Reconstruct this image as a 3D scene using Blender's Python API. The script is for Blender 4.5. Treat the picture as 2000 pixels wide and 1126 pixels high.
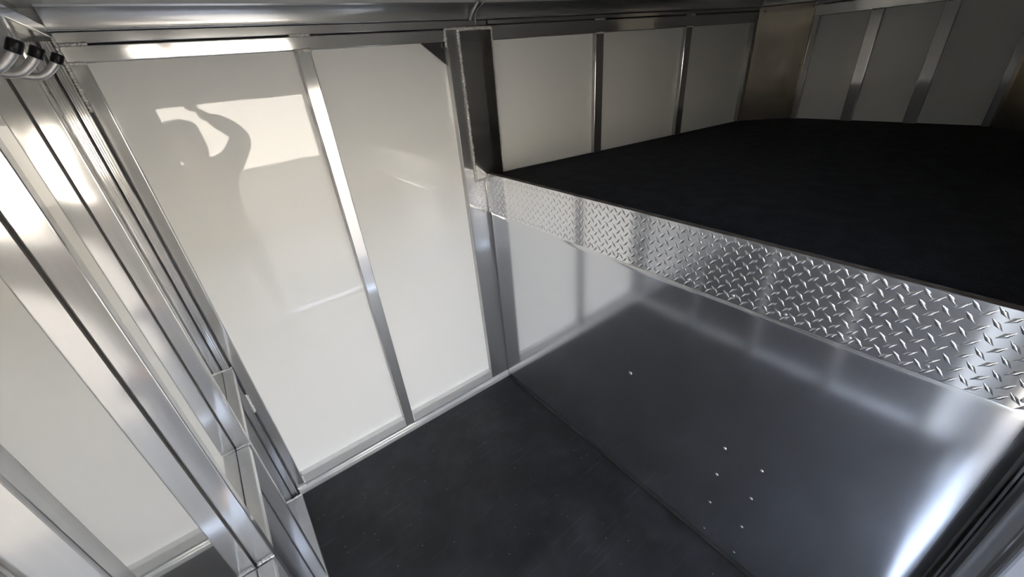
import bpy, bmesh, math, random
from mathutils import Vector, Matrix

random.seed(7)
scene = bpy.context.scene
COL = scene.collection
D = bpy.data
for o in list(D.objects):
    D.objects.remove(o)

# ------------------------------------------------------------------ camera
CAM = Vector((0.19058, -1.61274, 1.66490))
RIGHT = Vector((0.7939549, -0.6025118, -0.0813338))
UP = Vector((0.3529812, 0.3478918, 0.8685479))
FWD = Vector((0.4950150, 0.7182972, -0.4888853))
cam_data = D.cameras.new('camera')
cam_data.sensor_width = 36.0
cam_data.lens = 36.0 * 788.85 / 2000.0
cam_data.clip_start = 0.01
cam = D.objects.new('camera', cam_data)
COL.objects.link(cam)
M = Matrix.Identity(4)
for i in range(3):
    M[i][0], M[i][1], M[i][2], M[i][3] = RIGHT[i], UP[i], -FWD[i], CAM[i]
cam.matrix_world = M
scene.camera = cam

# ------------------------------------------------------------------ sky, sun, exposure
world = D.worlds.new('world')
scene.world = world
world.use_nodes = True
wn = world.node_tree.nodes
wl = world.node_tree.links
wn.clear()
w_out = wn.new('ShaderNodeOutputWorld')
w_bg = wn.new('ShaderNodeBackground')
w_sky = wn.new('ShaderNodeTexSky')
w_sky.sky_type = 'NISHITA'
w_sky.sun_disc = False
w_sky.sun_elevation = math.radians(51)
w_sky.dust_density = 2.5
w_sky.sun_rotation = math.radians(20)
w_bg.inputs['Strength'].default_value = 0.60
w_hs = wn.new('ShaderNodeHueSaturation')      # hazy, less saturated sky
w_hs.inputs['Saturation'].default_value = 0.62
wl.new(w_sky.outputs[0], w_hs.inputs['Color'])
wl.new(w_hs.outputs[0], w_bg.inputs['Color'])
wl.new(w_bg.outputs[0], w_out.inputs['Surface'])

sun_data = D.lights.new('sun', 'SUN')
sun_data.energy = 5.4
sun_data.angle = math.radians(0.6)
sun_data.color = (1.0, 0.87, 0.66)
sun = D.objects.new('sun', sun_data)
COL.objects.link(sun)
sun.location = (2, 8, 9)
sun.rotation_euler = Vector((-0.42, -0.92, -1.25)).to_track_quat('-Z', 'Y').to_euler()

vs = scene.view_settings
scene.display_settings.display_device = 'sRGB'
vs.view_transform = 'Standard'
vs.look = 'None'
vs.gamma = 1.0
vs.use_curve_mapping = False
vs.exposure = 2.22
scene.cycles.glossy_bounces = 6
scene.cycles.diffuse_bounces = 5
scene.cycles.max_bounces = 12
scene.cycles.sample_clamp_indirect = 12.0

# ------------------------------------------------------------------ materials
def new_mat(name):
    m = D.materials.new(name)
    m.use_nodes = True
    nt = m.node_tree
    return m, nt, nt.nodes['Principled BSDF']

def set_in(b, **kw):
    for k, v in kw.items():
        b.inputs[k.replace('_', ' ')].default_value = v

def plain(name, col, rough=0.5, metal=0.0, spec=0.5, ior=1.5):
    m, nt, b = new_mat(name)
    set_in(b, Base_Color=(*col, 1), Roughness=rough, Metallic=metal, IOR=ior)
    b.inputs['Specular IOR Level'].default_value = spec
    return m

def metal(name, col=(0.60, 0.60, 0.595), rough=0.22, streak=(1, 1, 1), bump=0.0, rvar=0.05, dirt=0.10, scale=30.0, broad=0.36, broad_rough=0.55):
    """mill or brushed aluminium: streaks stretched along one axis, small handling marks"""
    m, nt, b = new_mat(name)
    n, l = nt.nodes, nt.links
    tc = n.new('ShaderNodeTexCoord')
    mp = n.new('ShaderNodeMapping')
    mp.inputs['Scale'].default_value = streak
    l.new(tc.outputs['Object'], mp.inputs['Vector'])
    nz = n.new('ShaderNodeTexNoise')
    nz.inputs['Scale'].default_value = scale
    nz.inputs['Detail'].default_value = 6
    l.new(mp.outputs[0], nz.inputs['Vector'])
    nz2 = n.new('ShaderNodeTexNoise')
    nz2.inputs['Scale'].default_value = 7.0
    nz2.inputs['Detail'].default_value = 5
    l.new(tc.outputs['Object'], nz2.inputs['Vector'])
    r = n.new('ShaderNodeMapRange')
    r.inputs['To Min'].default_value = max(0.02, rough - rvar)
    r.inputs['To Max'].default_value = rough + rvar
    l.new(nz2.outputs['Fac'], r.inputs['Value'])
    l.new(r.outputs[0], b.inputs['Roughness'])
    mx = n.new('ShaderNodeMix')
    mx.data_type = 'RGBA'
    mx.inputs[6].default_value = (*col, 1)
    mx.inputs[7].default_value = (*[c * (1 - 2.2 * dirt) for c in col], 1)
    l.new(nz.outputs['Fac'], mx.inputs[0])
    l.new(mx.outputs[2], b.inputs['Base Color'])
    bp = n.new('ShaderNodeBump')
    bp.inputs['Strength'].default_value = bump
    bp.inputs['Distance'].default_value = 0.002
    l.new(nz.outputs['Fac'], bp.inputs['Height'])
    l.new(bp.outputs[0], b.inputs['Normal'])
    set_in(b, Metallic=1.0)
    if broad > 0:
        # mill finish: a sharp lobe plus a wide satin lobe
        b2 = n.new('ShaderNodeBsdfPrincipled')
        l.new(mx.outputs[2], b2.inputs['Base Color'])
        l.new(bp.outputs[0], b2.inputs['Normal'])
        set_in(b2, Metallic=1.0, Roughness=broad_rough)
        ms = n.new('ShaderNodeMixShader')
        ms.inputs[0].default_value = broad
        out = next(x for x in n if x.type == 'OUTPUT_MATERIAL')
        l.new(b.outputs[0], ms.inputs[1])
        l.new(b2.outputs[0], ms.inputs[2])
        l.new(ms.outputs[0], out.inputs['Surface'])
    return m

M_ALU_V = metal('aluminium_vertical_grain', rough=0.09, rvar=0.03, dirt=0.06, streak=(6, 6, 0.25))
M_ALU_X = metal('aluminium_long_grain', rough=0.09, rvar=0.03, dirt=0.06, streak=(0.25, 6, 6))
M_ALU_Y = metal('aluminium_cross_grain', rough=0.09, rvar=0.03, dirt=0.06, streak=(6, 0.25, 6))
M_ALU_WELD = metal('aluminium_weld', col=(0.92, 0.90, 0.86), rough=0.30, broad=0.6, broad_rough=0.8, streak=(1, 1, 1), scale=220, bump=0.3, dirt=0.15)
M_COVE = metal('aluminium_cove', col=(0.74, 0.74, 0.73), rough=0.18, streak=(0.12, 5, 5), broad=0.4)
M_SHEET = metal('brushed_aluminium_sheet', col=(0.72, 0.73, 0.75), rough=0.115, streak=(6, 6, 0.12), scale=45, bump=0.0, rvar=0.02, broad=0.10, dirt=0.012)
M_KICK = metal('polished_kick_sheet', col=(0.70, 0.71, 0.74), rough=0.13, streak=(6, 0.12, 6), bump=0.0, broad=0.15, dirt=0.02)
M_TREAD = metal('bright_tread_plate', col=(0.86, 0.86, 0.86), rough=0.09, streak=(1, 1, 1), scale=14, bump=0.03, rvar=0.03, dirt=0.03, broad=0.12)
M_CORNER = metal('corner_sheet', col=(0.76, 0.69, 0.58), rough=0.16, streak=(6, 6, 0.2), bump=0.02, broad=0.25)
M_LEDGE = metal('satin_aluminium_ledge', col=(0.86, 0.86, 0.85), rough=0.12, streak=(1, 1, 4), broad=0.62, broad_rough=0.75, dirt=0.05)
M_JAMB = plain('grey_jamb_finish', (0.17, 0.18, 0.20), 0.45)
M_BOX = metal('aluminium_dark_reflection', col=(0.36, 0.355, 0.34), rough=0.14, streak=(6, 6, 0.25), broad=0.12)  # darker copy of the aluminium, dark reflections put into its colour
M_HOOK = metal('satin_aluminium_rod', col=(0.72, 0.71, 0.69), rough=0.42, streak=(1, 1, 1), scale=300, bump=0.06, rvar=0.04, broad=0.6)
M_ZINC = metal('screw_head_metal', col=(0.9, 0.9, 0.9), rough=0.16, scale=80)
M_RUBBER_CAP = plain('black_rubber_cap', (0.006, 0.006, 0.007), 0.32, spec=0.3)
M_CONDUIT = metal('conduit_metal', col=(0.62, 0.62, 0.62), rough=0.25, scale=60)
M_WOOD_EDGE = None

def panel_mat(name, col, rough=0.022, wav=0.05, ior=1.5):
    m, nt, b = new_mat(name)
    n, l = nt.nodes, nt.links
    tc = n.new('ShaderNodeTexCoord')
    nz = n.new('ShaderNodeTexNoise')
    nz.inputs['Scale'].default_value = 2.4
    nz.inputs['Detail'].default_value = 2
    l.new(tc.outputs['Object'], nz.inputs['Vector'])
    bp = n.new('ShaderNodeBump')
    bp.inputs['Strength'].default_value = wav
    bp.inputs['Distance'].default_value = 0.02
    l.new(nz.outputs['Fac'], bp.inputs['Height'])
    l.new(bp.outputs[0], b.inputs['Normal'])
    nz2 = n.new('ShaderNodeTexNoise')
    nz2.inputs['Scale'].default_value = 1.3
    nz2.inputs['Detail'].default_value = 4
    l.new(tc.outputs['Object'], nz2.inputs['Vector'])
    mx = n.new('ShaderNodeMix')
    mx.data_type = 'RGBA'
    mx.inputs[6].default_value = (*col, 1)
    mx.inputs[7].default_value = (*[c * 0.93 for c in col], 1)
    l.new(nz2.outputs['Fac'], mx.inputs[0])
    l.new(mx.outputs[2], b.inputs['Base Color'])
    set_in(b, Roughness=rough, IOR=ior)
    return m

M_PANEL = panel_mat('white_gloss_panel', (0.85, 0.84, 0.80))
M_PANEL_LEFT = metal('polished_wall_sheet', col=(0.80, 0.79, 0.765), rough=0.035, rvar=0.01, broad=0.24, broad_rough=0.34, scale=8, dirt=0.03)
M_CEIL = plain('ceiling_panel', (0.80, 0.79, 0.76), 0.5)
M_SKIN_OUT = plain('exterior_skin', (0.75, 0.75, 0.74), 0.3)

def rubber():
    m, nt, b = new_mat('black_rubber_mat')
    n, l = nt.nodes, nt.links
    tc = n.new('ShaderNodeTexCoord')
    # soft dusty clouds
    nz = n.new('ShaderNodeTexNoise')
    nz.inputs['Scale'].default_value = 5.0
    nz.inputs['Detail'].default_value = 8
    nz.inputs['Roughness'].default_value = 0.62
    l.new(tc.outputs['Object'], nz.inputs['Vector'])
    cr = n.new('ShaderNodeValToRGB')
    cr.color_ramp.elements[0].position = 0.42
    cr.color_ramp.elements[0].color = (0.0050, 0.0052, 0.0062, 1)
    cr.color_ramp.elements[1].position = 0.80
    cr.color_ramp.elements[1].color = (0.030, 0.031, 0.035, 1)
    l.new(nz.outputs['Fac'], cr.inputs['Fac'])
    # drag scuffs
    mp = n.new('ShaderNodeMapping')
    mp.inputs['Rotation'].default_value = (0, 0, math.radians(38))
    mp.inputs['Scale'].default_value = (1.2, 26, 1)
    l.new(tc.outputs['Object'], mp.inputs['Vector'])
    nzs = n.new('ShaderNodeTexNoise')
    nzs.inputs['Scale'].default_value = 3.0
    nzs.inputs['Detail'].default_value = 5
    l.new(mp.outputs[0], nzs.inputs['Vector'])
    sr = n.new('ShaderNodeValToRGB')
    sr.color_ramp.elements[0].position = 0.60
    sr.color_ramp.elements[0].color = (0, 0, 0, 1)
    sr.color_ramp.elements[1].position = 0.80
    sr.color_ramp.elements[1].color = (0.030, 0.031, 0.034, 1)
    l.new(nzs.outputs['Fac'], sr.inputs['Fac'])
    # grit specks
    vo = n.new('ShaderNodeTexVoronoi')
    vo.inputs['Scale'].default_value = 36.0
    l.new(tc.outputs['Object'], vo.inputs['Vector'])
    vr = n.new('ShaderNodeMapRange')
    vr.inputs['From Min'].default_value = 0.04
    vr.inputs['From Max'].default_value = 0.075
    vr.inputs['To Min'].default_value = 1.0
    vr.inputs['To Max'].default_value = 0.0
    l.new(vo.outputs['Distance'], vr.inputs['Value'])
    sep = n.new('ShaderNodeSeparateColor')
    l.new(vo.outputs['Color'], sep.inputs[0])
    th = n.new('ShaderNodeMath')
    th.operation = 'GREATER_THAN'
    th.inputs[1].default_value = 0.66
    l.new(sep.outputs[0], th.inputs[0])
    mu = n.new('ShaderNodeMath')
    mu.operation = 'MULTIPLY'
    l.new(vr.outputs[0], mu.inputs[0])
    l.new(th.outputs[0], mu.inputs[1])
    add = n.new('ShaderNodeMix')
    add.data_type = 'RGBA'
    add.blend_type = 'ADD'
    add.inputs[0].default_value = 1.0
    l.new(cr.outputs[0], add.inputs[6])
    l.new(sr.outputs[0], add.inputs[7])
    mix = n.new('ShaderNodeMix')
    mix.data_type = 'RGBA'
    mix.inputs[7].default_value = (0.34, 0.33, 0.31, 1)
    l.new(mu.outputs[0], mix.inputs[0])
    l.new(add.outputs[2], mix.inputs[6])
    l.new(mix.outputs[2], b.inputs['Base Color'])
    bp = n.new('ShaderNodeBump')
    bp.inputs['Strength'].default_value = 0.04
    bp.inputs['Distance'].default_value = 0.003
    nzb = n.new('ShaderNodeTexNoise')
    nzb.inputs['Scale'].default_value = 160
    nzb.inputs['Detail'].default_value = 4
    l.new(tc.outputs['Object'], nzb.inputs['Vector'])
    l.new(nzb.outputs['Fac'], bp.inputs['Height'])
    l.new(bp.outputs[0], b.inputs['Normal'])
    set_in(b, Roughness=0.52)
    return m

M_RUBBER = rubber()

def carpet():
    m, nt, b = new_mat('black_carpet')
    n, l = nt.nodes, nt.links
    tc = n.new('ShaderNodeTexCoord')
    nz = n.new('ShaderNodeTexNoise')
    nz.inputs['Scale'].default_value = 260
    nz.inputs['Detail'].default_value = 6
    l.new(tc.outputs['Object'], nz.inputs['Vector'])
    nz2 = n.new('ShaderNodeTexNoise')
    nz2.inputs['Scale'].default_value = 16
    nz2.inputs['Detail'].default_value = 6
    l.new(tc.outputs['Object'], nz2.inputs['Vector'])
    av = n.new('ShaderNodeMath')
    av.operation = 'MULTIPLY'
    l.new(nz.outputs['Fac'], av.inputs[0])
    l.new(nz2.outputs['Fac'], av.inputs[1])
    cr = n.new('ShaderNodeValToRGB')
    cr.color_ramp.elements[0].position = 0.15
    cr.color_ramp.elements[0].color = (0.006, 0.006, 0.009, 1)
    cr.color_ramp.elements[1].position = 0.45
    cr.color_ramp.elements[1].color = (0.030, 0.030, 0.038, 1)
    l.new(av.outputs[0], cr.inputs['Fac'])
    l.new(cr.outputs[0], b.inputs['Base Color'])
    bp = n.new('ShaderNodeBump')
    bp.inputs['Strength'].default_value = 0.9
    bp.inputs['Distance'].default_value = 0.004
    l.new(nz.outputs['Fac'], bp.inputs['Height'])
    l.new(bp.outputs[0], b.inputs['Normal'])
    set_in(b, Roughness=0.95)
    b.inputs['Specular IOR Level'].default_value = 0.1
    b.inputs['Sheen Weight'].default_value = 0.06
    return m

M_CARPET = carpet()

def wood_edge():
    m, nt, b = new_mat('worn_plywood_edge')
    n, l = nt.nodes, nt.links
    tc = n.new('ShaderNodeTexCoord')
    mp = n.new('ShaderNodeMapping')
    mp.inputs['Scale'].default_value = (30, 2, 60)
    l.new(tc.outputs['Object'], mp.inputs['Vector'])
    nz = n.new('ShaderNodeTexNoise')
    nz.inputs['Scale'].default_value = 12
    nz.inputs['Detail'].default_value = 7
    l.new(mp.outputs[0], nz.inputs['Vector'])
    cr = n.new('ShaderNodeValToRGB')
    cr.color_ramp.elements[0].position = 0.40
    cr.color_ramp.elements[0].color = (0.05, 0.040, 0.034, 1)
    cr.color_ramp.elements[1].position = 0.66
    cr.color_ramp.elements[1].color = (0.30, 0.26, 0.22, 1)
    l.new(nz.outputs['Fac'], cr.inputs['Fac'])
    l.new(cr.outputs[0], b.inputs['Base Color'])
    set_in(b, Roughness=0.7)
    return m

M_WOOD_EDGE = wood_edge()

def noise_mat(name, c0, c1, scale, rough=0.9):
    m, nt, b = new_mat(name)
    n, l = nt.nodes, nt.links
    tc = n.new('ShaderNodeTexCoord')
    nz = n.new('ShaderNodeTexNoise')
    nz.inputs['Scale'].default_value = scale
    nz.inputs['Detail'].default_value = 8
    l.new(tc.outputs['Object'], nz.inputs['Vector'])
    mx = n.new('ShaderNodeMix')
    mx.data_type = 'RGBA'
    mx.inputs[6].default_value = (*c0, 1)
    mx.inputs[7].default_value = (*c1, 1)
    l.new(nz.outputs['Fac'], mx.inputs[0])
    l.new(mx.outputs[2], b.inputs['Base Color'])
    set_in(b, Roughness=rough)
    return m

M_GROUND = noise_mat('gravel_yard', (0.075, 0.072, 0.068), (0.14, 0.135, 0.125), 9)
M_BUILDING = plain('white_cladding', (0.85, 0.81, 0.72), 0.6)
M_ROOF = plain('grey_roof_sheet', (0.35, 0.35, 0.36), 0.5)
M_JACKET = noise_mat('dark_jacket_cloth', (0.02, 0.021, 0.024), (0.05, 0.05, 0.055), 20)
M_TROUSERS = noise_mat('dark_blue_denim', (0.03, 0.04, 0.07), (0.06, 0.075, 0.12), 40)
M_SKIN = plain('skin', (0.50, 0.30, 0.22), 0.5)
M_HAIR = plain('dark_hair', (0.03, 0.02, 0.015), 0.5)
M_SHOE = plain('brown_boot', (0.07, 0.045, 0.03), 0.5)
M_PHONE = plain('black_phone_glass', (0.012, 0.012, 0.014), 0.15)

# ------------------------------------------------------------------ object helpers
WORLD = {}

def link(name, bm, mat, parent=None, smooth=False, label=None, kind=None, origin=None):
    """one mesh object from a bmesh whose vertices are in world space"""
    me = D.meshes.new(name)
    if parent is not None:
        mw = WORLD[parent.name].inverted()
        bm.transform(mw)
    elif origin is not None:
        bm.transform(Matrix.Translation(-Vector(origin)))
    bm.normal_update()
    bm.to_mesh(me)
    bm.free()
    if smooth:
        for p in me.polygons:
            p.use_smooth = True
    me.materials.append(mat)
    ob = D.objects.new(name, me)
    COL.objects.link(ob)
    if parent is not None:
        ob.parent = parent
        WORLD[ob.name] = WORLD[parent.name].copy()
    else:
        ob.location = origin or (0, 0, 0)
        WORLD[ob.name] = Matrix.Translation(Vector(origin or (0, 0, 0)))
    if label:
        ob['label'] = label
    if kind:
        ob['kind'] = kind
    return ob

def tag(ob, label, cat, group=None, kind=None):
    ob['label'] = label
    ob['category'] = cat
    if group:
        ob['group'] = group
    if kind:
        ob['kind'] = kind
    return ob

def empty(name, loc, label, cat, group=None, kind=None):
    e = D.objects.new(name, None)
    e.empty_display_size = 0.05
    COL.objects.link(e)
    e.location = loc
    WORLD[e.name] = Matrix.Translation(Vector(loc))
    return tag(e, label, cat, group, kind)

def add_box(bm, x0, x1, y0, y1, z0, z1, bevel=0.0, seg=2, mat=None):
    c = Vector(((x0 + x1) / 2, (y0 + y1) / 2, (z0 + z1) / 2))
    r = bmesh.ops.create_cube(bm, size=1.0)
    vs_ = r['verts']
    for v in vs_:
        v.co = Vector((v.co.x * (x1 - x0), v.co.y * (y1 - y0), v.co.z * (z1 - z0))) + c
    if bevel > 0:
        es = {e for v in vs_ for e in v.link_edges}
        r2 = bmesh.ops.bevel(bm, geom=list(es), offset=bevel, segments=seg, profile=0.5, affect='EDGES')
        vs_ = list({v for f in r2['faces'] for v in f.verts} | {v for v in vs_ if v.is_valid})
    if mat is not None:
        bmesh.ops.transform(bm, matrix=mat, verts=vs_)
    return vs_

def box(name, x0, x1, y0, y1, z0, z1, mat, parent=None, bevel=0.0025, frame=None, label=None, kind=None, seg=2, origin=None):
    bm = bmesh.new()
    add_box(bm, min(x0, x1), max(x0, x1), min(y0, y1), max(y0, y1), min(z0, z1), max(z0, z1), bevel, seg, frame)
    return link(name, bm, mat, parent, label=label, kind=kind, origin=origin)

def add_prism(bm, pts, z0, z1):
    """vertical prism over a plan polygon"""
    lo = [bm.verts.new((p[0], p[1], z0)) for p in pts]
    hi = [bm.verts.new((p[0], p[1], z1)) for p in pts]
    n = len(pts)
    bm.faces.new(lo[::-1])
    bm.faces.new(hi)
    for i in range(n):
        bm.faces.new((lo[i], lo[(i + 1) % n], hi[(i + 1) % n], hi[i]))
    bmesh.ops.recalc_face_normals(bm, faces=bm.faces[:])

def add_tube(bm, pts, radii, seg=12, caps=True):
    """round tube through points"""
    pts = [Vector(p) for p in pts]
    if not hasattr(radii, '__len__'):
        radii = [radii] * len(pts)
    rings = []
    up = None
    for i, p in enumerate(pts):
        t = (pts[min(i + 1, len(pts) - 1)] - pts[max(i - 1, 0)]).normalized()
        if up is None:
            a = Vector((0, 0, 1)) if abs(t.z) < 0.9 else Vector((1, 0, 0))
            up = (a - t * a.dot(t)).normalized()
        else:
            up = (up - t * up.dot(t)).normalized()
        s = t.cross(up)
        rings.append([bm.verts.new(p + radii[i] * (math.cos(2 * math.pi * k / seg) * up + math.sin(2 * math.pi * k / seg) * s)) for k in range(seg)])
    for a, b in zip(rings, rings[1:]):
        for k in range(seg):
            bm.faces.new((a[k], a[(k + 1) % seg], b[(k + 1) % seg], b[k]))
    if caps:
        bm.faces.new(rings[0][::-1])
        bm.faces.new(rings[-1])

def tube(name, pts, radii, mat, parent=None, seg=12, label=None, origin=None):
    bm = bmesh.new()
    add_tube(bm, pts, radii, seg)
    bmesh.ops.recalc_face_normals(bm, faces=bm.faces[:])
    return link(name, bm, mat, parent, smooth=True, label=label, origin=origin)

def rail(name, x0, x1, y0, y1, z0, z1, mat, parent, frame=None, lean=0.09):
    """top rail extrusion; downward face tilt is added to mirror the bright doorway"""
    bm = bmesh.new()
    vs_ = add_box(bm, x0, x1, y0, y1, z0, z1, 0.0028, 3)
    for v in vs_:
        if v.co.y < (y0 + y1) / 2:
            v.co.y += (z1 - v.co.z) * lean
    if frame is not None:
        bmesh.ops.transform(bm, matrix=frame, verts=vs_)
    return link(name, bm, mat, parent)

def weld(parent, p0, p1, r=0.005, name='weld_bead'):
    """a rippled weld bead: overlapping flattened drops along a line"""
    p0, p1 = Vector(p0), Vector(p1)
    r = r * 1.3
    n = max(3, int((p1 - p0).length / (r * 0.75)))
    bm = bmesh.new()
    d = (p1 - p0).normalized()
    for i in range(n + 1):
        f = i / n
        c = p0.lerp(p1, f) + Vector((random.uniform(-1, 1), random.uniform(-1, 1), random.uniform(-1, 1))) * r * 0.18
        s = r * random.uniform(0.8, 1.2)
        res = bmesh.ops.create_icosphere(bm, subdivisions=1, radius=1.0)
        q = Vector((0, 0, 1)).rotation_difference(d).to_matrix().to_4x4()
        bmesh.ops.transform(bm, matrix=Matrix.Translation(c) @ q @ Matrix.Diagonal((s, s, s * 0.75, 1)), verts=res['verts'])
    return link(name, bm, M_ALU_WELD, parent, smooth=True)

def dome(bm, c, axis, r, h, seg=10, rings=3):
    """low dome (screw or rivet head) at c rising along axis"""
    axis = Vector(axis).normalized()
    a = Vector((0, 0, 1)) if abs(axis.z) < 0.9 else Vector((1, 0, 0))
    u = axis.cross(a).normalized()
    v = axis.cross(u)
    prev = None
    for k in range(rings + 1):
        t = k / rings * math.pi / 2
        rr, hh = r * math.cos(t), h * math.sin(t)
        if k == rings:
            top = bm.verts.new(Vector(c) + axis * h)
            for i in range(seg):
                bm.faces.new((prev[i], prev[(i + 1) % seg], top))
        else:
            ring = [bm.verts.new(Vector(c) + axis * hh + rr * (math.cos(2 * math.pi * i / seg) * u + math.sin(2 * math.pi * i / seg) * v)) for i in range(seg)]
            if prev:
                for i in range(seg):
                    bm.faces.new((prev[i], prev[(i + 1) % seg], ring[(i + 1) % seg], ring[i]))
            prev = ring
    bmesh.ops.recalc_face_normals(bm, faces=bm.faces[:])

# ------------------------------------------------------------------ key dimensions (metres)
XB = 1.212          # bulkhead below the deck
ZD = 1.203          # deck carpet
ZC = 1.874          # ceiling
YN = -1.765          # wall with the doorway
REC = 0.030         # panels sit this far behind the studs
YC = -0.89          # centre line of the trailer
ZG = -0.36          # yard outside
DOOR_X0, DOOR_X1, DOOR_Z = 0.075, 0.915, 1.585

# ------------------------------------------------------------------ yard outside
g = box('ground', -60, 60, -60, 30, ZG - 0.3, ZG, M_GROUND, bevel=0, kind='structure')
tag(g, 'pale gravel yard outside the doorway, seen in reflections', 'ground', kind='structure')

# ------------------------------------------------------------------ floor and mat
f = box('floor', -0.10, XB + 0.04, YN - 0.06, 0.06, -0.10, -0.012, M_ALU_X, bevel=0, kind='structure')
tag(f, 'aluminium trailer floor under the black rubber mat', 'floor', kind='structure')
bm = bmesh.new()
add_box(bm, 0.010, XB - 0.003, YN + 0.02, -0.014, -0.012, 0.0, 0.002, 2)
mat_ob = link('rubber_mat', bm, M_RUBBER, origin=(0.6, -0.9, -0.012))
tag(mat_ob, 'black rubber floor mat with dusty scuffs and grit', 'mat')

# ------------------------------------------------------------------ back wall (long side wall of the trailer, below and beside the door)
wb = box('wall_back', -0.10, 1.30, 0.040, 0.065, -0.10, ZC + 0.06, M_SKIN_OUT, bevel=0, origin=(0.6, 0.05, -0.1))
tag(wb, 'white panelled long side wall with aluminium studs, facing the doorway', 'wall', kind='structure')
box('wall_panel', 0.030, 0.562, REC, REC + 0.008, 0.05, 1.77, M_PANEL, wb, bevel=0.001)
box('wall_panel', 0.580, 1.118, REC, REC + 0.008, 0.05, 1.77, M_PANEL, wb, bevel=0.001)

def stud_v(x0, x1, z0, z1, parent, name='stud', y0=0.0, y1=REC + 0.004):
    return box(name, x0, x1, y0, y1, z0, z1, M_ALU_V, parent, bevel=0.0028, seg=3)

stud_v(0.0035, 0.0375, 0.036, 1.749, wb)
ms_ = stud_v(0.5495, 0.5945, 0.036, 1.749, wb)
for v in ms_.data.vertices:            # slight twist put into the shape so the face mirrors the bright doorway
    wx = v.co.x + wb.location.x
    v.co.y -= (wx - 0.5495) * 0.05
stud_v(1.1035, 1.215, 0.036, 1.792, wb, name='door_post')
# ribbed corner extrusion beside it
bm = bmesh.new()
prof = [(-0.030, 0.034), (-0.030, 0.004), (-0.026, 0.000), (-0.0235, 0.000), (-0.0225, 0.0012), (-0.0215, 0.0), (-0.0185, 0.0), (-0.0175, 0.0012), (-0.0165, 0.0),
        (-0.0125, 0.0), (-0.0115, 0.0012), (-0.0105, 0.0), (-0.006, 0.0), (-0.0035, 0.002), (-0.0030, 0.034)]
add_prism(bm, prof, 0.004, 1.80)
link('corner_post', bm, M_ALU_V, wb)
# base: hollow rail between the studs, and a low ledge on the floor
for a, b_ in ((0.0375, 0.5495), (0.5945, 1.1035)):
    box('base_rail', a, b_, 0.001, REC + 0.004, 0.040, 0.091, M_LEDGE, wb, bevel=0.0028, seg=3)
bm = bmesh.new()
for (ya, yb, za, zb) in ((-0.013, 0.036, 0.0, 0.024), (-0.006, 0.036, 0.024, 0.0355)):
    add_box(bm, 0.004, XB - 0.001, ya, yb, za - 0.01, zb, 0.0018, 2)
link('floor_ledge', bm, M_LEDGE, wb)
# doubled top rail
rail('top_rail', 0.001, 1.1035, 0.0, REC + 0.006, 1.750, 1.7885, M_ALU_X, wb)
rail('top_rail', 0.001, 1.30, 0.000, REC + 0.006, 1.7925, 1.8185, M_ALU_X, wb)
# gusset in the top corner
bm = bmesh.new()
tri = [(0.998, 1.751), (1.1035, 1.751), (1.1035, 1.668)]
lo = [bm.verts.new((p[0], 0.014, p[1])) for p in tri]
hi = [bm.verts.new((p[0], 0.020, p[1])) for p in tri]
bm.faces.new(lo)
bm.faces.new(hi[::-1])
for i in range(3):
    bm.faces.new((lo[i], hi[i], hi[(i + 1) % 3], lo[(i + 1) % 3]))
bmesh.ops.recalc_face_normals(bm, faces=bm.faces[:])
link('gusset', bm, M_BOX, wb, label='small triangular corner gusset')
# welded box post that carries the deck opening
bm = bmesh.new()
add_prism(bm, [(1.158, -0.004), (1.250, -0.019), (1.305, -0.0155), (1.310, 0.030), (1.158, 0.030)], 1.198, 1.787)
link('box_post', bm, M_BOX, wb, label='dark welded box post above the tread plate corner')
# weld beads
weld(wb, (0.0005, -0.001, 1.808), (0.0010, -0.001, 1.640), 0.0042)
weld(wb, (0.008, -0.001, 1.7905), (0.058, -0.001, 1.7905), 0.0038)
weld(wb, (0.004, -0.001, 1.749), (0.038, -0.001, 1.749), 0.0040)
weld(wb, (0.545, -0.001, 1.7905), (0.603, -0.001, 1.7905), 0.0045)
weld(wb, (0.549, -0.001, 1.749), (0.595, -0.001, 1.749), 0.0045)
weld(wb, (1.100, -0.001, 1.790), (1.099, -0.001, 1.735), 0.0045)
weld(wb, (1.105, -0.001, 1.792), (1.302, -0.020, 1.792), 0.0035)
weld(wb, (1.157, -0.004, 1.785), (1.157, -0.004, 1.200), 0.0050)
weld(wb, (1.157, -0.004, 1.198), (1.211, -0.013, 1.198), 0.0050)
weld(wb, (1.162, -0.006, 1.787), (1.300, -0.022, 1.787), 0.0035)
weld(wb, (1.307, -0.018, 1.787), (1.307, -0.018, 1.215), 0.0028)
weld(wb, (0.0395, 0.000, 0.088), (0.0395, 0.000, 0.046), 0.0035)
weld(wb, (0.004, -0.003, 0.036), (0.038, -0.003, 0.036), 0.0038)
weld(wb, (0.0005, -0.001, 0.62), (0.0005, -0.001, 0.53), 0.0045)
weld(wb, (0.595, 0.0, 0.089), (0.595, 0.0, 0.046), 0.003)

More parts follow.
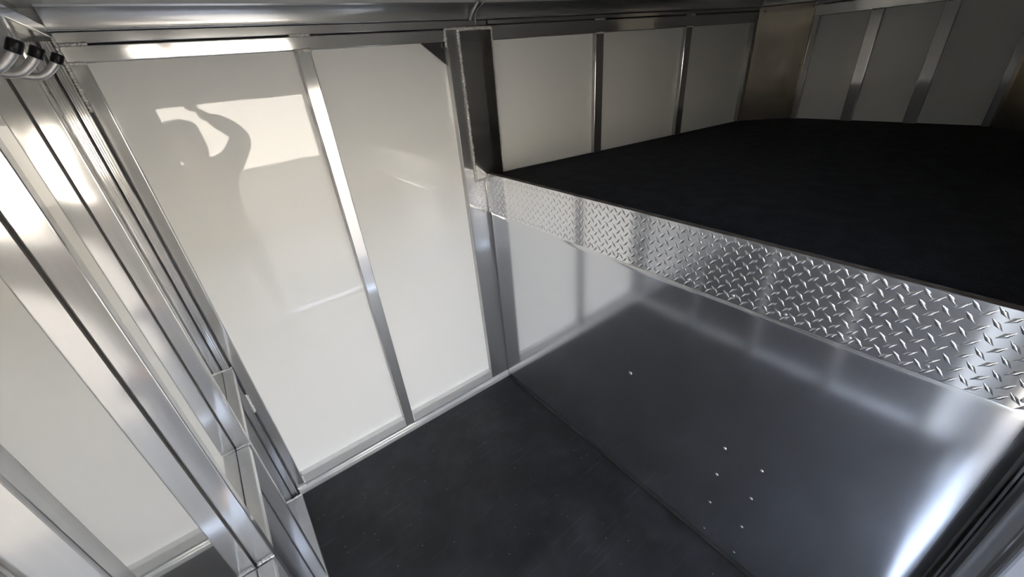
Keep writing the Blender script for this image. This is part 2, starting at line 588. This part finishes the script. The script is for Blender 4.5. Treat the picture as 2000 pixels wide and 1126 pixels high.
# ------------------------------------------------------------------ left wall (cross wall between tack room and stalls)
PX = -0.030
wl_ = box('wall_left', -0.075, -0.042, YN - 0.06, 0.05, -0.10, ZC + 0.06, M_SKIN_OUT, bevel=0, origin=(-0.05, -0.9, -0.1))
tag(wl_, 'glossy cross wall at the left with aluminium studs and a waist rail', 'wall', kind='structure')
SY = (-0.452, -0.852, -1.252, -1.652)
edges = [-0.004] + list(SY)
for i in range(len(SY)):
    y1 = edges[i] - (0.0 if i == 0 else 0.010)
    y0 = edges[i + 1] + 0.012
    box('wall_panel', PX - 0.008, PX, y0, y1, 0.745, 1.815, M_PANEL_LEFT, wl_, bevel=0.0008)
    box('kick_panel', PX - 0.008, PX, y0, y1, 0.0, 0.735, M_KICK, wl_, bevel=0.0008, label='polished aluminium kick panel below the waist rail')
    box('waist_rail', PX + 0.0008, 0.003, y0, y1, 0.728, 0.755, M_LEDGE, wl_, bevel=0.0022, seg=3)
for y in SY:
    box('stud', PX + 0.0008, 0.006, y, y + 0.026, 0.0, 1.815, M_ALU_V, wl_, bevel=0.0025, seg=3)
    weld(wl_, (PX + 0.003, y - 0.001, 0.752), (0.004, y - 0.001, 0.752), 0.0028)
box('floor_strip', PX, 0.0075, YN + 0.02, -0.016, -0.012, 0.003, M_LEDGE, wl_, bevel=0.0015)
weld(wl_, (PX + 0.002, -0.014, 0.004), (0.006, -0.014, 0.004), 0.0042)
weld(wl_, (PX + 0.002, -0.002, 0.757), (0.002, -0.002, 0.757), 0.0032)
box('top_rail', PX - 0.006, 0.000, YN + 0.02, -0.003, 1.806, 1.832, M_ALU_Y, wl_, bevel=0.003, seg=3)
box('header_panel', PX - 0.010, PX - 0.002, YN + 0.02, 0.0, 1.825, ZC, M_PANEL_LEFT, wl_, bevel=0.0008)

# ------------------------------------------------------------------ front bulkhead below the deck
bk = box('wall_front', XB + 0.018, XB + 0.040, YN - 0.03, 0.040, -0.10, 1.195, M_SKIN_OUT, bevel=0, origin=(XB + 0.02, -0.9, -0.1))
tag(bk, 'low bulkhead under the raised deck, covered by a brushed sheet', 'wall', kind='structure')

# brushed kick sheet, slightly bowed like real thin sheet
bm = bmesh.new()
NY, NZ = 60, 28
grid = []
for i in range(NY + 1):
    y = -0.001 + (YN + 0.002 + 0.001) * i / NY
    row = []
    for k in range(NZ + 1):
        z = 0.001 + 1.055 * k / NZ
        s = min(1.0, max(0.0, (-y - 1.45) / 0.33))
        bow = 0.0020 * math.sin(math.pi * k / NZ) * math.sin(math.pi * min(1, -y / 1.78)) + 0.006 * s * s * (1 - k / NZ)
        row.append(bm.verts.new((XB + bow, y, z)))
    grid.append(row)
for i in range(NY):
    for k in range(NZ):
        bm.faces.new((grid[i][k], grid[i][k + 1], grid[i + 1][k + 1], grid[i + 1][k]))
bmesh.ops.recalc_face_normals(bm, faces=bm.faces[:])
for fc in bm.faces:
    if fc.normal.x > 0:
        fc.normal_flip()
ext = bmesh.ops.solidify(bm, geom=bm.faces[:], thickness=-0.002)
sheet = link('aluminium_sheet', bm, M_SHEET, smooth=True, origin=(XB, -0.9, 0))
tag(sheet, 'large brushed aluminium sheet with screws, below the diamond tread plate', 'metal sheet')
for (y, z, r) in ((-0.880, 0.580, 0.0085), (-1.266, 0.510, 0.006), (-1.380, 0.515, 0.006), (-1.262, 0.374, 0.006), (-1.377, 0.374, 0.006),
                  (-1.263, 0.220, 0.006), (-1.377, 0.218, 0.006), (-1.267, 0.064, 0.006), (-1.380, 0.065, 0.006)):
    bm = bmesh.new()
    dome(bm, (XB + 0.001, y, z), (-1, 0, 0), r, 0.0042, 12, 3)
    link('screw', bm, M_ZINC, sheet, smooth=True)

# tread plate fascia
tp = empty('tread_plate', (XB - 0.004, -0.9, 1.037), 'bright diamond tread plate along the edge of the raised deck', 'tread plate')
box('plate', XB - 0.0045, XB - 0.0015, YN + 0.004, -0.003, 1.037, 1.2245, M_TREAD, tp, bevel=0.0008)
bm = bmesh.new()
def lug(bm, y, z, ang):
    L, W, H = 0.0150, 0.0050, 0.0023
    ca, sa = math.cos(ang), math.sin(ang)
    def P(u, v, h):
        return bm.verts.new((XB - 0.0045 - h, y + u * ca - v * sa, z + u * sa + v * ca))
    N = 6
    top, bot, mid = [], [], []
    for i in range(N + 1):
        u = -1 + 2 * i / N
        w = W * (1 - abs(u) ** 1.12)
        h = H * (1 - u * u)
        mid.append(P(u * L, 0, h))
        if 0 < i < N:
            top.append(P(u * L, w, -0.0003))
            bot.append(P(u * L, -w, -0.0003))
    top = [mid[0]] + top + [mid[-1]]
    bot = [mid[0]] + bot + [mid[-1]]
    for side in (top, bot):
        for i in range(N):
            vsq = [mid[i], mid[i + 1], side[i + 1], side[i]]
            u_ = []
            for v in vsq:
                if v not in u_:
                    u_.append(v)
            if len(u_) >= 3:
                bm.faces.new(u_)
for i in range(-10, 48):
    for k in range(-5, 2):
        y, z = -1.5060 + 0.0333 * i, 1.188 + 0.0325 * k
        for (yy, zz, an) in ((y, z, math.radians(45)), (y - 0.0160, z + 0.0165, math.radians(-45))):
            if YN + 0.016 < yy < -0.014 and 1.036 < zz < 1.226:
                lug(bm, yy, min(max(zz, 1.0485), 1.2130), an)
bmesh.ops.recalc_face_normals(bm, faces=bm.faces[:])
for fc in bm.faces:
    if fc.normal.x > 0:
        fc.normal_flip()
link('tread_pattern', bm, M_TREAD, tp, smooth=True, kind='stuff', label='rows of small raised diamond bars')
for y in (-0.010, -0.132, -0.264, -0.397, -0.534, -0.666, -0.795, -0.926, -1.060, -1.192, -1.323, -1.456, -1.588, -1.715):
    bm = bmesh.new()
    dome(bm, (XB - 0.0045, y, 1.0605), (-1, 0, 0), 0.0042, 0.0022, 10, 3)
    link('rivet', bm, M_ZINC, tp, smooth=True)
# caulk line at the plate's end
tube('sealant_bead', [(XB - 0.006, -0.002, 1.226), (XB - 0.005, -0.0015, 1.14), (XB - 0.004, -0.001, 1.037)], 0.0030, M_ALU_WELD, tp, 8)

# ------------------------------------------------------------------ raised deck
dk = bmesh.new()
plan = [(XB + 0.002, 0.03), (1.31, 0.03), (3.08, -0.20), (3.30, -0.45), (3.30, -1.33), (3.08, -1.58), (1.31, -1.81), (XB + 0.002, -1.81)]
add_prism(dk, plan, 1.10, ZD - 0.010)
deck = link('floor_deck', dk, M_WOOD_EDGE, origin=(2.2, -0.9, 1.1))
tag(deck, 'raised front deck of the trailer under the black carpet', 'floor', kind='structure')
bm = bmesh.new()
add_prism(bm, [(XB + 0.024, -0.004), (1.31, 0.012), (3.085, -0.215), (3.285, -0.455), (3.285, -1.325), (3.085, -1.565), (1.31, -1.79), (XB + 0.024, -1.776)], ZD - 0.009, ZD)
cp = link('deck_carpet', bm, M_CARPET, origin=(2.2, -0.9, ZD))
tag(cp, 'black carpet covering the raised front deck', 'carpet')
es = box('deck_edging', XB - 0.0012, XB + 0.020, YN + 0.01, -0.022, 1.196, 1.2238, M_WOOD_EDGE, bevel=0.001, origin=(XB, -0.9, 1.196))
tag(es, 'thin worn brown edging strip between tread plate and black carpet', 'edging')

# ------------------------------------------------------------------ deck walls
def wall_frame(ax, ay, bx, by):
    """matrix: local x runs along the wall from A to B, local +y points away from the room"""
    a = Vector((ax, ay, 0))
    d = (Vector((bx, by, 0)) - a)
    L = d.length
    d.normalize()
    nrm = Vector((-d.y, d.x, 0))
    m = Matrix.Identity(4)
    for i in range(3):
        m[i][0], m[i][1], m[i][2], m[i][3] = d[i], nrm[i], (0, 0, 1)[i], a[i]
    return m, L

def deck_wall(name, label, A, B, studs, panels, skin=None, top_from=0.0, zrail=1.747, panel_mat_=None, end_weld=True):
    m, L = wall_frame(*A, *B)
    bm = bmesh.new()
    add_box(bm, -0.02, L + 0.05, 0.036, 0.06, 1.10, ZC + 0.06, mat=m)
    w = link(name, bm, M_SKIN_OUT, origin=(A[0], A[1], 1.1))
    tag(w, label, 'wall', kind='structure')
    for (s0, s1) in panels:
        box('wall_panel', s0, s1, 0.025, 0.032, ZD - 0.002, zrail + 0.01, panel_mat_ or M_PANEL, w, bevel=0.0008, frame=m)
    for (s0, s1) in studs:
        box('stud', s0, s1, 0.0, 0.027, ZD - 0.002, zrail + 0.001, M_ALU_V, w, bevel=0.0028, frame=m, seg=3)
    rail('top_rail', top_from, L, 0.0, 0.030, zrail, 1.7985, M_ALU_X, w, m)
    rail('top_rail', top_from, L, 0.001, 0.030, 1.8020, 1.8190, M_ALU_X, w, m)
    for (s0, s1) in studs[:-1]:
        p0, p1 = m @ Vector((s0 + 0.004, -0.001, zrail)), m @ Vector((s1 - 0.002, -0.001, zrail))
        weld(w, p0, p1, 0.0032)
        p0, p1 = m @ Vector((s0 - 0.004, 0.0, 1.8003)), m @ Vector((s1 + 0.006, 0.0, 1.8003))
        weld(w, p0, p1, 0.0032)
    return w, m, L

A2, B2 = (1.27, 0.005), (3.085, -0.2256)
ca = (B2[0] - A2[0]) / math.hypot(B2[0] - A2[0], B2[1] - A2[1])
sx = lambda x: (x - 1.27) / ca
deck_wall('wall_deck_back', 'white panelled deck side wall with narrow studs, behind the tread plate', A2, B2,
          [(sx(1.866), sx(1.915)), (sx(2.477), sx(2.525)), (sx(3.052), sx(3.078))],
          [(0.02, sx(1.875)), (sx(1.905), sx(2.485)), (sx(2.515), sx(3.07))], top_from=0.036)
# mirrored wall on the doorway side
mir = lambda p: (p[0], 2 * YC - p[1])
deck_wall('wall_deck_front', 'white panelled deck side wall on the doorway side', mir(B2), mir(A2),
          [(sx(3.085) - sx(x1), sx(3.085) - sx(x0)) for x0, x1 in ((3.052, 3.078), (2.477, 2.525), (1.866, 1.915))],
          [(0.02, sx(3.085) - sx(2.515)), (sx(3.085) - sx(2.485), sx(3.085) - sx(1.905)), (sx(3.085) - sx(1.875), sx(3.085) - 0.02)])
# nose wall across the front
wn_, mN, LN = deck_wall('wall_deck_nose', 'white panelled nose wall across the far end of the deck', (3.255, -0.452), (3.255, -1.328),
          [(0.003, 0.030), (0.268, 0.320), (0.552, 0.606), (0.848, 0.876)],
          [(0.015, 0.28), (0.31, 0.562), (0.596, 0.860)], zrail=1.745)

def corner_sheet(name, label, A, B, flip=False):
    m, L = wall_frame(*A, *B)
    bm = bmesh.new()
    add_box(bm, -0.004, L + 0.004, 0.004, 0.012, ZD - 0.002, 1.8165, mat=m)
    w = link(name, bm, M_CORNER, origin=(A[0], A[1], ZD))
    tag(w, label, 'wall', kind='structure')
    bm = bmesh.new()
    add_box(bm, -0.03, L + 0.03, 0.040, 0.060, 1.10, ZC + 0.06, mat=m)
    link('backing_sheet', bm, M_SKIN_OUT, w)
    for (s, z) in ((0.025, 1.795), (L - 0.022, 1.795), (0.022, 1.52), (L - 0.02, 1.50)):
        bm = bmesh.new()
        c = m @ Vector((s, 0.0045, z))
        dome(bm, c, -(m.to_3x3() @ Vector((0, 1, 0))), 0.0038, 0.002, 8, 2)
        link('rivet', bm, M_RUBBER_CAP, w, smooth=True)
    weld(w, m @ Vector((L + 0.002, 0.0, 1.30)), m @ Vector((L + 0.004, 0.0, 1.205)), 0.005)
    weld(w, m @ Vector((L + 0.002, 0.0, 1.56)), m @ Vector((L + 0.003, 0.0, 1.46)), 0.003)
    return w

corner_sheet('wall_deck_corner', 'bare metal corner sheet between deck side wall and nose wall', (3.072, -0.236), (3.268, -0.458))
corner_sheet('wall_deck_corner_door', 'bare metal corner sheet at the far end of the nose wall', (3.268, -1.322), (3.072, -1.544))

# ------------------------------------------------------------------ cove and ceiling
path = [(0.0, -0.001), (1.27, -0.001), (3.085, -0.2326), (3.262, -0.452), (3.262, -1.328), (3.085, -1.547), (1.27, -1.779), (0.0, -1.779)]
def offset_path(pts, d):
    out = []
    n = len(pts)
    for i, p in enumerate(pts):
        dirs = []
        if i > 0:
            dirs.append((Vector(p) - Vector(pts[i - 1])).normalized())
        if i < n - 1:
            dirs.append((Vector(pts[i + 1]) - Vector(p)).normalized())
        nr = [Vector((dd.y, -dd.x)) for dd in dirs]
        if len(nr) == 1:
            o = nr[0]
        else:
            o = (nr[0] + nr[1]).normalized()
            o = o / max(0.3, o.dot(nr[0]))
        out.append(Vector(p) + o * d)
    return out
cove_prof = [(0.004, 1.8195)]
for k in range(0, 11):
    t = k / 10 * math.radians(36)
    cove_prof.append((0.080 * (1 - math.cos(t)), 1.8215 + 0.079 * math.sin(t)))
cove_prof += [(0.0160, 1.8690), (0.0215, 1.8690), (0.0230, 1.8725)]
def cove_piece(i0, i1, name, label):
    bm = bmesh.new()
    rows = []
    for (o, z) in cove_prof:
        op = offset_path(path, o)
        rows.append([bm.verts.new((op[i].x, op[i].y, z)) for i in range(i0, i1 + 1)])
    for a, b_ in zip(rows, rows[1:]):
        for k in range(len(a) - 1):
            bm.faces.new((a[k], b_[k], b_[k + 1], a[k + 1]))
    bmesh.ops.recalc_face_normals(bm, faces=bm.faces[:])
    bmesh.ops.solidify(bm, geom=bm.faces[:], thickness=0.002)
    o = link(name, bm, M_COVE, smooth=False, origin=(path[i0][0], path[i0][1], 1.82))
    for p in o.data.polygons:
        p.use_smooth = True
    o.data.set_sharp_from_angle(angle=math.radians(18))
    tag(o, label, 'ceiling trim', kind='structure')
    return o
cove_piece(0, 1, 'trim_1', 'curved aluminium cove above the long side wall top rail')
cove_piece(1, 2, 'trim_2', 'curved dark cove above the deck side wall')
cove_piece(2, 3, 'trim_3', 'short dark cove above the bare metal corner sheet')
cove_piece(3, 4, 'trim_4', 'curved cove above the nose wall')
cove_piece(4, 5, 'trim_5', 'short cove above the far corner sheet of the nose wall')
cove_piece(5, 7, 'trim_6', 'curved cove above the doorway wall')
cl = box('ceiling', -0.10, 3.40, YN - 0.08, 0.08, ZC - 0.002, ZC + 0.04, M_CEIL, bevel=0, origin=(1.6, -0.9, ZC))
tag(cl, 'pale trailer ceiling above the aluminium coves', 'ceiling', kind='structure')

# ------------------------------------------------------------------ doorway wall
wr = box('wall_right', DOOR_X1 + 0.022, 1.30, YN - 0.045, YN - 0.020, -0.10, ZC + 0.06, M_SKIN_OUT, bevel=0, origin=(1.15, YN, -0.1))
tag(wr, 'doorway wall with dark aluminium jamb beside the brushed sheet', 'wall', kind='structure')
box('wall_skin', -0.10, DOOR_X0, YN - 0.045, YN - 0.010, -0.10, ZC + 0.06, M_SKIN_OUT, wr, bevel=0)
box('wall_skin', DOOR_X0, DOOR_X1 + 0.06, YN - 0.045, YN - 0.010, DOOR_Z + 0.01, ZC + 0.06, M_PANEL, wr, bevel=0)
box('door_post', 0.975, 1.104, YN - 0.020, YN + 0.001, 0.0, 1.80, M_ALU_V, wr, bevel=0.004, seg=3)
box('corner_plate', 1.100, XB - 0.001, YN - 0.020, YN - 0.003, 0.0, 1.80, M_BOX, wr, bevel=0.001)
box('jamb_web', 0.925, 0.980, YN - 0.040, YN - 0.022, 0.0, 1.80, M_BOX, wr, bevel=0.001)
box('door_jamb', DOOR_X1, DOOR_X1 + 0.022, YN - 0.050, YN + 0.001, -0.05, DOOR_Z + 0.02, M_JAMB, wr, bevel=0.006, seg=3)
box('door_jamb', DOOR_X0 - 0.03, DOOR_X0, YN - 0.050, YN + 0.001, -0.05, DOOR_Z + 0.02, M_ALU_V, wr, bevel=0.006, seg=3)
box('door_header', DOOR_X0 - 0.03, DOOR_X1 + 0.03, YN - 0.050, YN + 0.001, DOOR_Z, DOOR_Z + 0.04, M_ALU_X, wr, bevel=0.006, seg=3)
box('door_sill', DOOR_X0 - 0.03, DOOR_X1 + 0.03, YN - 0.060, YN + 0.018, -0.10, 0.002, M_ALU_X, wr, bevel=0.004, seg=3)
box('corner_angle', XB - 0.006, XB - 0.001, YN - 0.002, YN + 0.003, 0.0, 1.036, M_ALU_V, wr, bevel=0.001)

# ------------------------------------------------------------------ bridle hooks
hook_names = (('first', -0.550, 'bent aluminium bridle hook with black cap, nearest the corner of the three'),
              ('mid', -0.690, 'bent aluminium bridle hook with black cap, middle one of the three'),
              ('near', -0.800, 'bent aluminium bridle hook with black cap, cut by the edge of the photo'))
def make_hook(y, label):
    h = empty('bridle_hook', (PX, y, 1.70), label, 'hook', 'bridle hooks on the left cross wall')
    # from the wall plate outwards, down and round, then up to the cap
    prof_ = [(-0.0295, 1.7240), (-0.020, 1.7200), (-0.010, 1.7160), (0.000, 1.7120), (0.010, 1.7082), (0.018, 1.7060), (0.025, 1.7055),
             (0.0315, 1.7068), (0.0375, 1.7098), (0.0425, 1.7135), (0.047, 1.7172), (0.0515, 1.7215), (0.0560, 1.7270)]
    pts = [(x, y, z) for x, z in prof_]
    tube('hook_rod', pts, 0.0059, M_HOOK, h, 16)
    d = Vector((0.0075, 0, 0.0115)).normalized()
    p = Vector((0.0560, y, 1.7255))
    tube('end_cap', [p - d * 0.003, p - d * 0.0022, p + d * 0.0105, p + d * 0.0122, p + d * 0.0126], [0.0070, 0.0078, 0.0078, 0.0070, 0.0048], M_RUBBER_CAP, h, 18, label='black rubber end cap')
    box('mounting_plate', PX + 0.0005, PX + 0.005, y - 0.018, y + 0.018, 1.700, 1.770, M_HOOK, h, bevel=0.0015)
    return h
for key, y, lab in hook_names:
    make_hook(y, lab)

# ------------------------------------------------------------------ conduit on the cove
cdt = empty('flexible_conduit', (1.215, -0.05, 1.82), 'ribbed flexible metal conduit hanging down the cove above the box post', 'conduit')
pts, rad = [], []
N = 90
for i in range(N + 1):
    t = i / N
    x = 1.216 + 0.006 * math.sin(t * 2.2)
    y = -0.014 - 0.050 * t * t - 0.012 * t
    z = 1.822 + 0.050 * t
    pts.append((x, y, z))
    rad.append(0.0058 + 0.0011 * (1 if i % 4 < 2 else -1))
tube('conduit_hose', pts, rad, M_CONDUIT, cdt, 12)
tube('conduit_ferrule', [(1.216, -0.012, 1.815), (1.216, -0.0135, 1.824)], 0.0078, M_CONDUIT, cdt, 12)
wire = tube('wire', [(1.246, -0.075, 1.868), (1.240, -0.030, 1.848), (1.238, -0.014, 1.826), (1.239, -0.010, 1.812), (1.242, -0.012, 1.795)], 0.0022, M_CONDUIT, None, 8, origin=(1.24, -0.01, 1.795))
tag(wire, 'thin grey wire running down beside the ribbed conduit', 'wire')

# ------------------------------------------------------------------ building across the yard
bd = empty('building', (1.5, -12.2, ZG), 'sunlit white building across the yard, seen mirrored in the wall panels', 'building')
box('wall', -36.0, 30.0, -12.4, -12.2, ZG, 3.4, M_BUILDING, bd, bevel=0)  # unseen extra length at both ends, added to bounce light onto the deck
box('wall', -36.0, -35.8, -18.0, -12.4, ZG, 3.4, M_BUILDING, bd, bevel=0)
box('wall', 29.8, 30.0, -18.0, -12.4, ZG, 3.4, M_BUILDING, bd, bevel=0)
box('roof', -36.3, 30.3, -18.2, -11.9, 3.4, 3.55, M_ROOF, bd, bevel=0)
dr = box('door', 5.6, 6.6, -12.2, -12.16, ZG, 1.75, M_ROOF, bd, bevel=0.004)
box('door_handle', 5.68, 5.72, -12.16, -12.12, 0.55, 0.70, M_CONDUIT, dr, bevel=0.003)

# ------------------------------------------------------------------ the photographer (outside the doorway, seen in reflection)
def skin_body(name, verts, edges_, radii, mat, parent=None, label=None, sub=2):
    """verts in world space; one continuous skinned surface"""
    me = D.meshes.new(name)
    vv = [Vector(v) for v in verts]
    base = WORLD[parent.name].inverted() if parent is not None else Matrix.Identity(4)
    bm = bmesh.new()
    lay = bm.verts.layers.skin.verify()
    bvs = []
    for i, v in enumerate(vv):
        bv = bm.verts.new(base @ v)
        r = radii[i]
        bv[lay].radius = (r, r) if not hasattr(r, '__len__') else r
        bv[lay].use_root = (i == 0)
        bvs.append(bv)
    for a_, b_ in edges_:
        bm.edges.new((bvs[a_], bvs[b_]))
    bm.to_mesh(me)
    bm.free()
    ob = D.objects.new(name, me)
    COL.objects.link(ob)
    md = ob.modifiers.new('skin', 'SKIN')
    md.use_smooth_shade = True
    sd = ob.modifiers.new('subdivision', 'SUBSURF')
    sd.levels = sub
    sd.render_levels = sub
    me.materials.append(mat)
    if parent is not None:
        ob.parent = parent
        WORLD[ob.name] = WORLD[parent.name].copy()
    else:
        WORLD[ob.name] = Matrix.Identity(4)
    if label:
        ob['label'] = label
    return ob

def chain(spec):
    """spec: list of (name, point, radius, parent name) -> verts, edges, radii"""
    idx, v, e, r = {}, [], [], []
    for nm, p, rad, par in spec:
        idx[nm] = len(v)
        v.append(p)
        r.append(rad)
        if par:
            e.append((idx[par], idx[nm]))
    return v, e, r

BODY = [
    ('pelvis', (0.17, -2.27, 0.60), (0.15, 0.11), None),
    ('waist', (0.17, -2.25, 0.78), (0.13, 0.095), 'pelvis'),
    ('chest', (0.17, -2.20, 1.02), (0.155, 0.11), 'waist'),
    ('collar', (0.165, -2.16, 1.16), (0.10, 0.075), 'chest'),
    ('neck', (0.155, -2.13, 1.23), (0.055, 0.055), 'collar'),
    ('jaw', (0.145, -2.09, 1.305), (0.065, 0.072), 'neck'),
    ('head', (0.14, -2.09, 1.385), (0.078, 0.092), 'jaw'),
    ('crown', (0.14, -2.10, 1.455), (0.062, 0.072), 'head'),
    ('r_sh', (0.34, -2.15, 1.15), 0.065, 'collar'),
    ('r_el', (0.475, -1.965, 1.345), 0.047, 'r_sh'),
    ('r_fa', (0.42, -1.895, 1.425), 0.043, 'r_el'),
    ('r_wr', (0.330, -1.780, 1.500), 0.028, 'r_fa'),
    ('r_pm', (0.268, -1.733, 1.543), (0.036, 0.018), 'r_wr'),
    ('l_sh', (-0.01, -2.17, 1.13), 0.065, 'collar'),
    ('l_el', (-0.07, -2.20, 0.85), 0.047, 'l_sh'),
    ('l_fa', (-0.065, -2.15, 0.74), 0.041, 'l_el'),
    ('l_wr', (-0.05, -2.08, 0.62), 0.028, 'l_fa'),
    ('l_pm', (-0.045, -2.05, 0.545), (0.036, 0.018), 'l_wr'),
    ('r_hip', (0.255, -2.28, 0.52), 0.098, 'pelvis'),
    ('r_kn', (0.275, -2.25, 0.12), 0.062, 'r_hip'),
    ('r_cf', (0.278, -2.28, -0.03), 0.058, 'r_kn'),
    ('r_an', (0.28, -2.32, -0.28), 0.040, 'r_cf'),
    ('r_to', (0.29, -2.17, -0.325), (0.045, 0.03), 'r_an'),
    ('l_hip', (0.085, -2.28, 0.52), 0.098, 'pelvis'),
    ('l_kn', (0.07, -2.30, 0.12), 0.062, 'l_hip'),
    ('l_cf', (0.068, -2.34, -0.03), 0.058, 'l_kn'),
    ('l_an', (0.06, -2.40, -0.28), 0.040, 'l_cf'),
    ('l_to', (0.05, -2.25, -0.325), (0.045, 0.03), 'l_an'),
]
v, e, r = chain(BODY)
person = skin_body('person', v, e, r, M_SKIN)
person['label'] = 'person in dark jacket outside the doorway, one arm raised, mirrored in white panel'
person['category'] = 'person'
def fat(spec, names, k, root, skip_par=()):
    sub_ = []
    for nm, p, rad, par in spec:
        if nm in names:
            rr = tuple(q * k[0] + k[1] for q in rad) if hasattr(rad, '__len__') else rad * k[0] + k[1]
            sub_.append((nm, p, rr, par if (par in names and nm != root) else None))
    sub_.sort(key=lambda s: 0 if s[0] == root else 1)
    return sub_
v, e, r = chain(fat(BODY, ('pelvis', 'waist', 'chest', 'collar', 'r_sh', 'r_el', 'r_fa', 'r_wr', 'l_sh', 'l_el', 'l_fa', 'l_wr'), (1.10, 0.016), 'pelvis'))
skin_body('jacket', v, e, r, M_JACKET, person)
v, e, r = chain(fat(BODY, ('pelvis', 'r_hip', 'r_kn', 'r_cf', 'r_an', 'l_hip', 'l_kn', 'l_cf', 'l_an'), (1.05, 0.008), 'pelvis'))
skin_body('trousers', v, e, r, M_TROUSERS, person)
v, e, r = chain([('c', (0.155, -2.165, 1.20), (0.135, 0.085), None), ('b', (0.135, -2.145, 1.33), (0.140, 0.100), 'c'),
                 ('t', (0.13, -2.125, 1.435), (0.138, 0.110), 'b'), ('p', (0.13, -2.12, 1.505), (0.112, 0.085), 't')])
skin_body('hood', v, e, r, M_JACKET, person)
for s in ('r', 'l'):
    an = next(b for b in BODY if b[0] == s + '_an')[1]
    to = next(b for b in BODY if b[0] == s + '_to')[1]
    v, e, r = chain([('a', (an[0], an[1], an[2] + 0.06), 0.052, None), ('h', (an[0], an[1] - 0.01, -0.315), (0.05, 0.042), 'a'),
                     ('m', ((an[0] + to[0]) / 2, (an[1] + to[1]) / 2, -0.318), (0.05, 0.038), 'h'), ('t', (to[0], to[1], -0.325), (0.048, 0.033), 'm')])
    skin_body('boot', v, e, r, M_SHOE, person)
v, e, r = chain([('f', (0.14, -2.035, 1.450), (0.045, 0.030), None), ('t', (0.14, -2.10, 1.470), (0.074, 0.070), 'f'), ('b', (0.14, -2.155, 1.410), (0.074, 0.05), 't'), ('n', (0.145, -2.155, 1.330), (0.058, 0.035), 'b')])
skin_body('hair', v, e, r, M_HAIR, person)
tube('nose', [(0.14, -2.005, 1.395), (0.14, -1.988, 1.362), (0.14, -2.005, 1.352)], [0.008, 0.013, 0.010], M_SKIN, person, 10)
for s in (-1, 1):
    tube('ear', [(0.14 + s * 0.080, -2.095, 1.405), (0.14 + s * 0.088, -2.100, 1.385), (0.14 + s * 0.080, -2.095, 1.355)], [0.010, 0.014, 0.008], M_SKIN, person, 10)
    bm = bmesh.new()
    bmesh.ops.create_uvsphere(bm, u_segments=12, v_segments=8, radius=0.011)
    bm.transform(Matrix.Translation((0.14 + s * 0.030, -2.008, 1.388)))
    link('eye', bm, plain('eye', (0.6, 0.6, 0.58), 0.2), person, smooth=True)
tube('mouth', [(0.118, -2.012, 1.325), (0.14, -2.004, 1.323), (0.162, -2.012, 1.325)], [0.003, 0.006, 0.003], plain('lips', (0.36, 0.15, 0.13), 0.5), person, 8)

# phone held just behind the viewpoint
ph = empty('phone', CAM - FWD * 0.010, 'black phone held up in the raised hand by the doorway', 'phone')
PM = Matrix.Identity(4)
for i in range(3):
    PM[i][0], PM[i][1], PM[i][2], PM[i][3] = RIGHT[i], UP[i], FWD[i], CAM[i]
bm = bmesh.new()
add_box(bm, -0.020, 0.138, -0.062, 0.014, -0.018, -0.010, 0.003, 2, PM)
link('phone_body', bm, M_PHONE, ph)
bm = bmesh.new()
add_box(bm, -0.016, 0.134, -0.058, 0.010, -0.0188, -0.0180, 0.0, 1, PM)
link('phone_screen', bm, plain('phone_screen_glass', (0.02, 0.02, 0.025), 0.08), ph)
# fingers of the raised hand closing on the phone edge
edge = PM @ Vector((0.120, -0.062, -0.014))
palm = Vector((0.268, -1.733, 1.543))
for k, (du, lenk) in enumerate(((0.000, 1.0), (0.022, 1.08), (0.044, 1.0), (0.064, 0.85))):
    tip_back = PM @ Vector((0.128 - du, -0.040 * lenk - 0.006, 0.000))
    knu = PM @ Vector((0.128 - du, -0.076, -0.001))
    root = palm.lerp(knu, 0.35) + RIGHT * (0.016 - du * 0.5)
    tube('finger', [root, palm.lerp(knu, 0.75) + RIGHT * (0.012 - du * 0.3), knu, tip_back], [0.009, 0.0088, 0.0082, 0.0062], M_SKIN, person, 10)
tube('thumb', [palm + RIGHT * 0.012, PM @ Vector((0.120, -0.088, -0.026)), PM @ Vector((0.108, -0.068, -0.032)), PM @ Vector((0.098, -0.045, -0.031))], [0.011, 0.0105, 0.0098, 0.0075], M_SKIN, person, 10)
lp = Vector((-0.045, -2.05, 0.545))
for k, off in enumerate((-0.024, -0.008, 0.008, 0.023)):
    ln = (0.066, 0.078, 0.074, 0.056)[k]
    b0 = lp + Vector((0.002, off, -0.018))
    tube('finger', [b0, b0 + Vector((0.004, 0.004, -ln * 0.45)), b0 + Vector((0.018, 0.004, -ln * 0.8)), b0 + Vector((0.034, 0.002, -ln * 0.95))], [0.009, 0.0085, 0.008, 0.0065], M_SKIN, person, 10)
tube('thumb', [lp + Vector((0.005, 0.022, 0.012)), lp + Vector((0.018, 0.046, -0.012)), lp + Vector((0.026, 0.048, -0.040))], [0.011, 0.010, 0.0075], M_SKIN, person, 10)
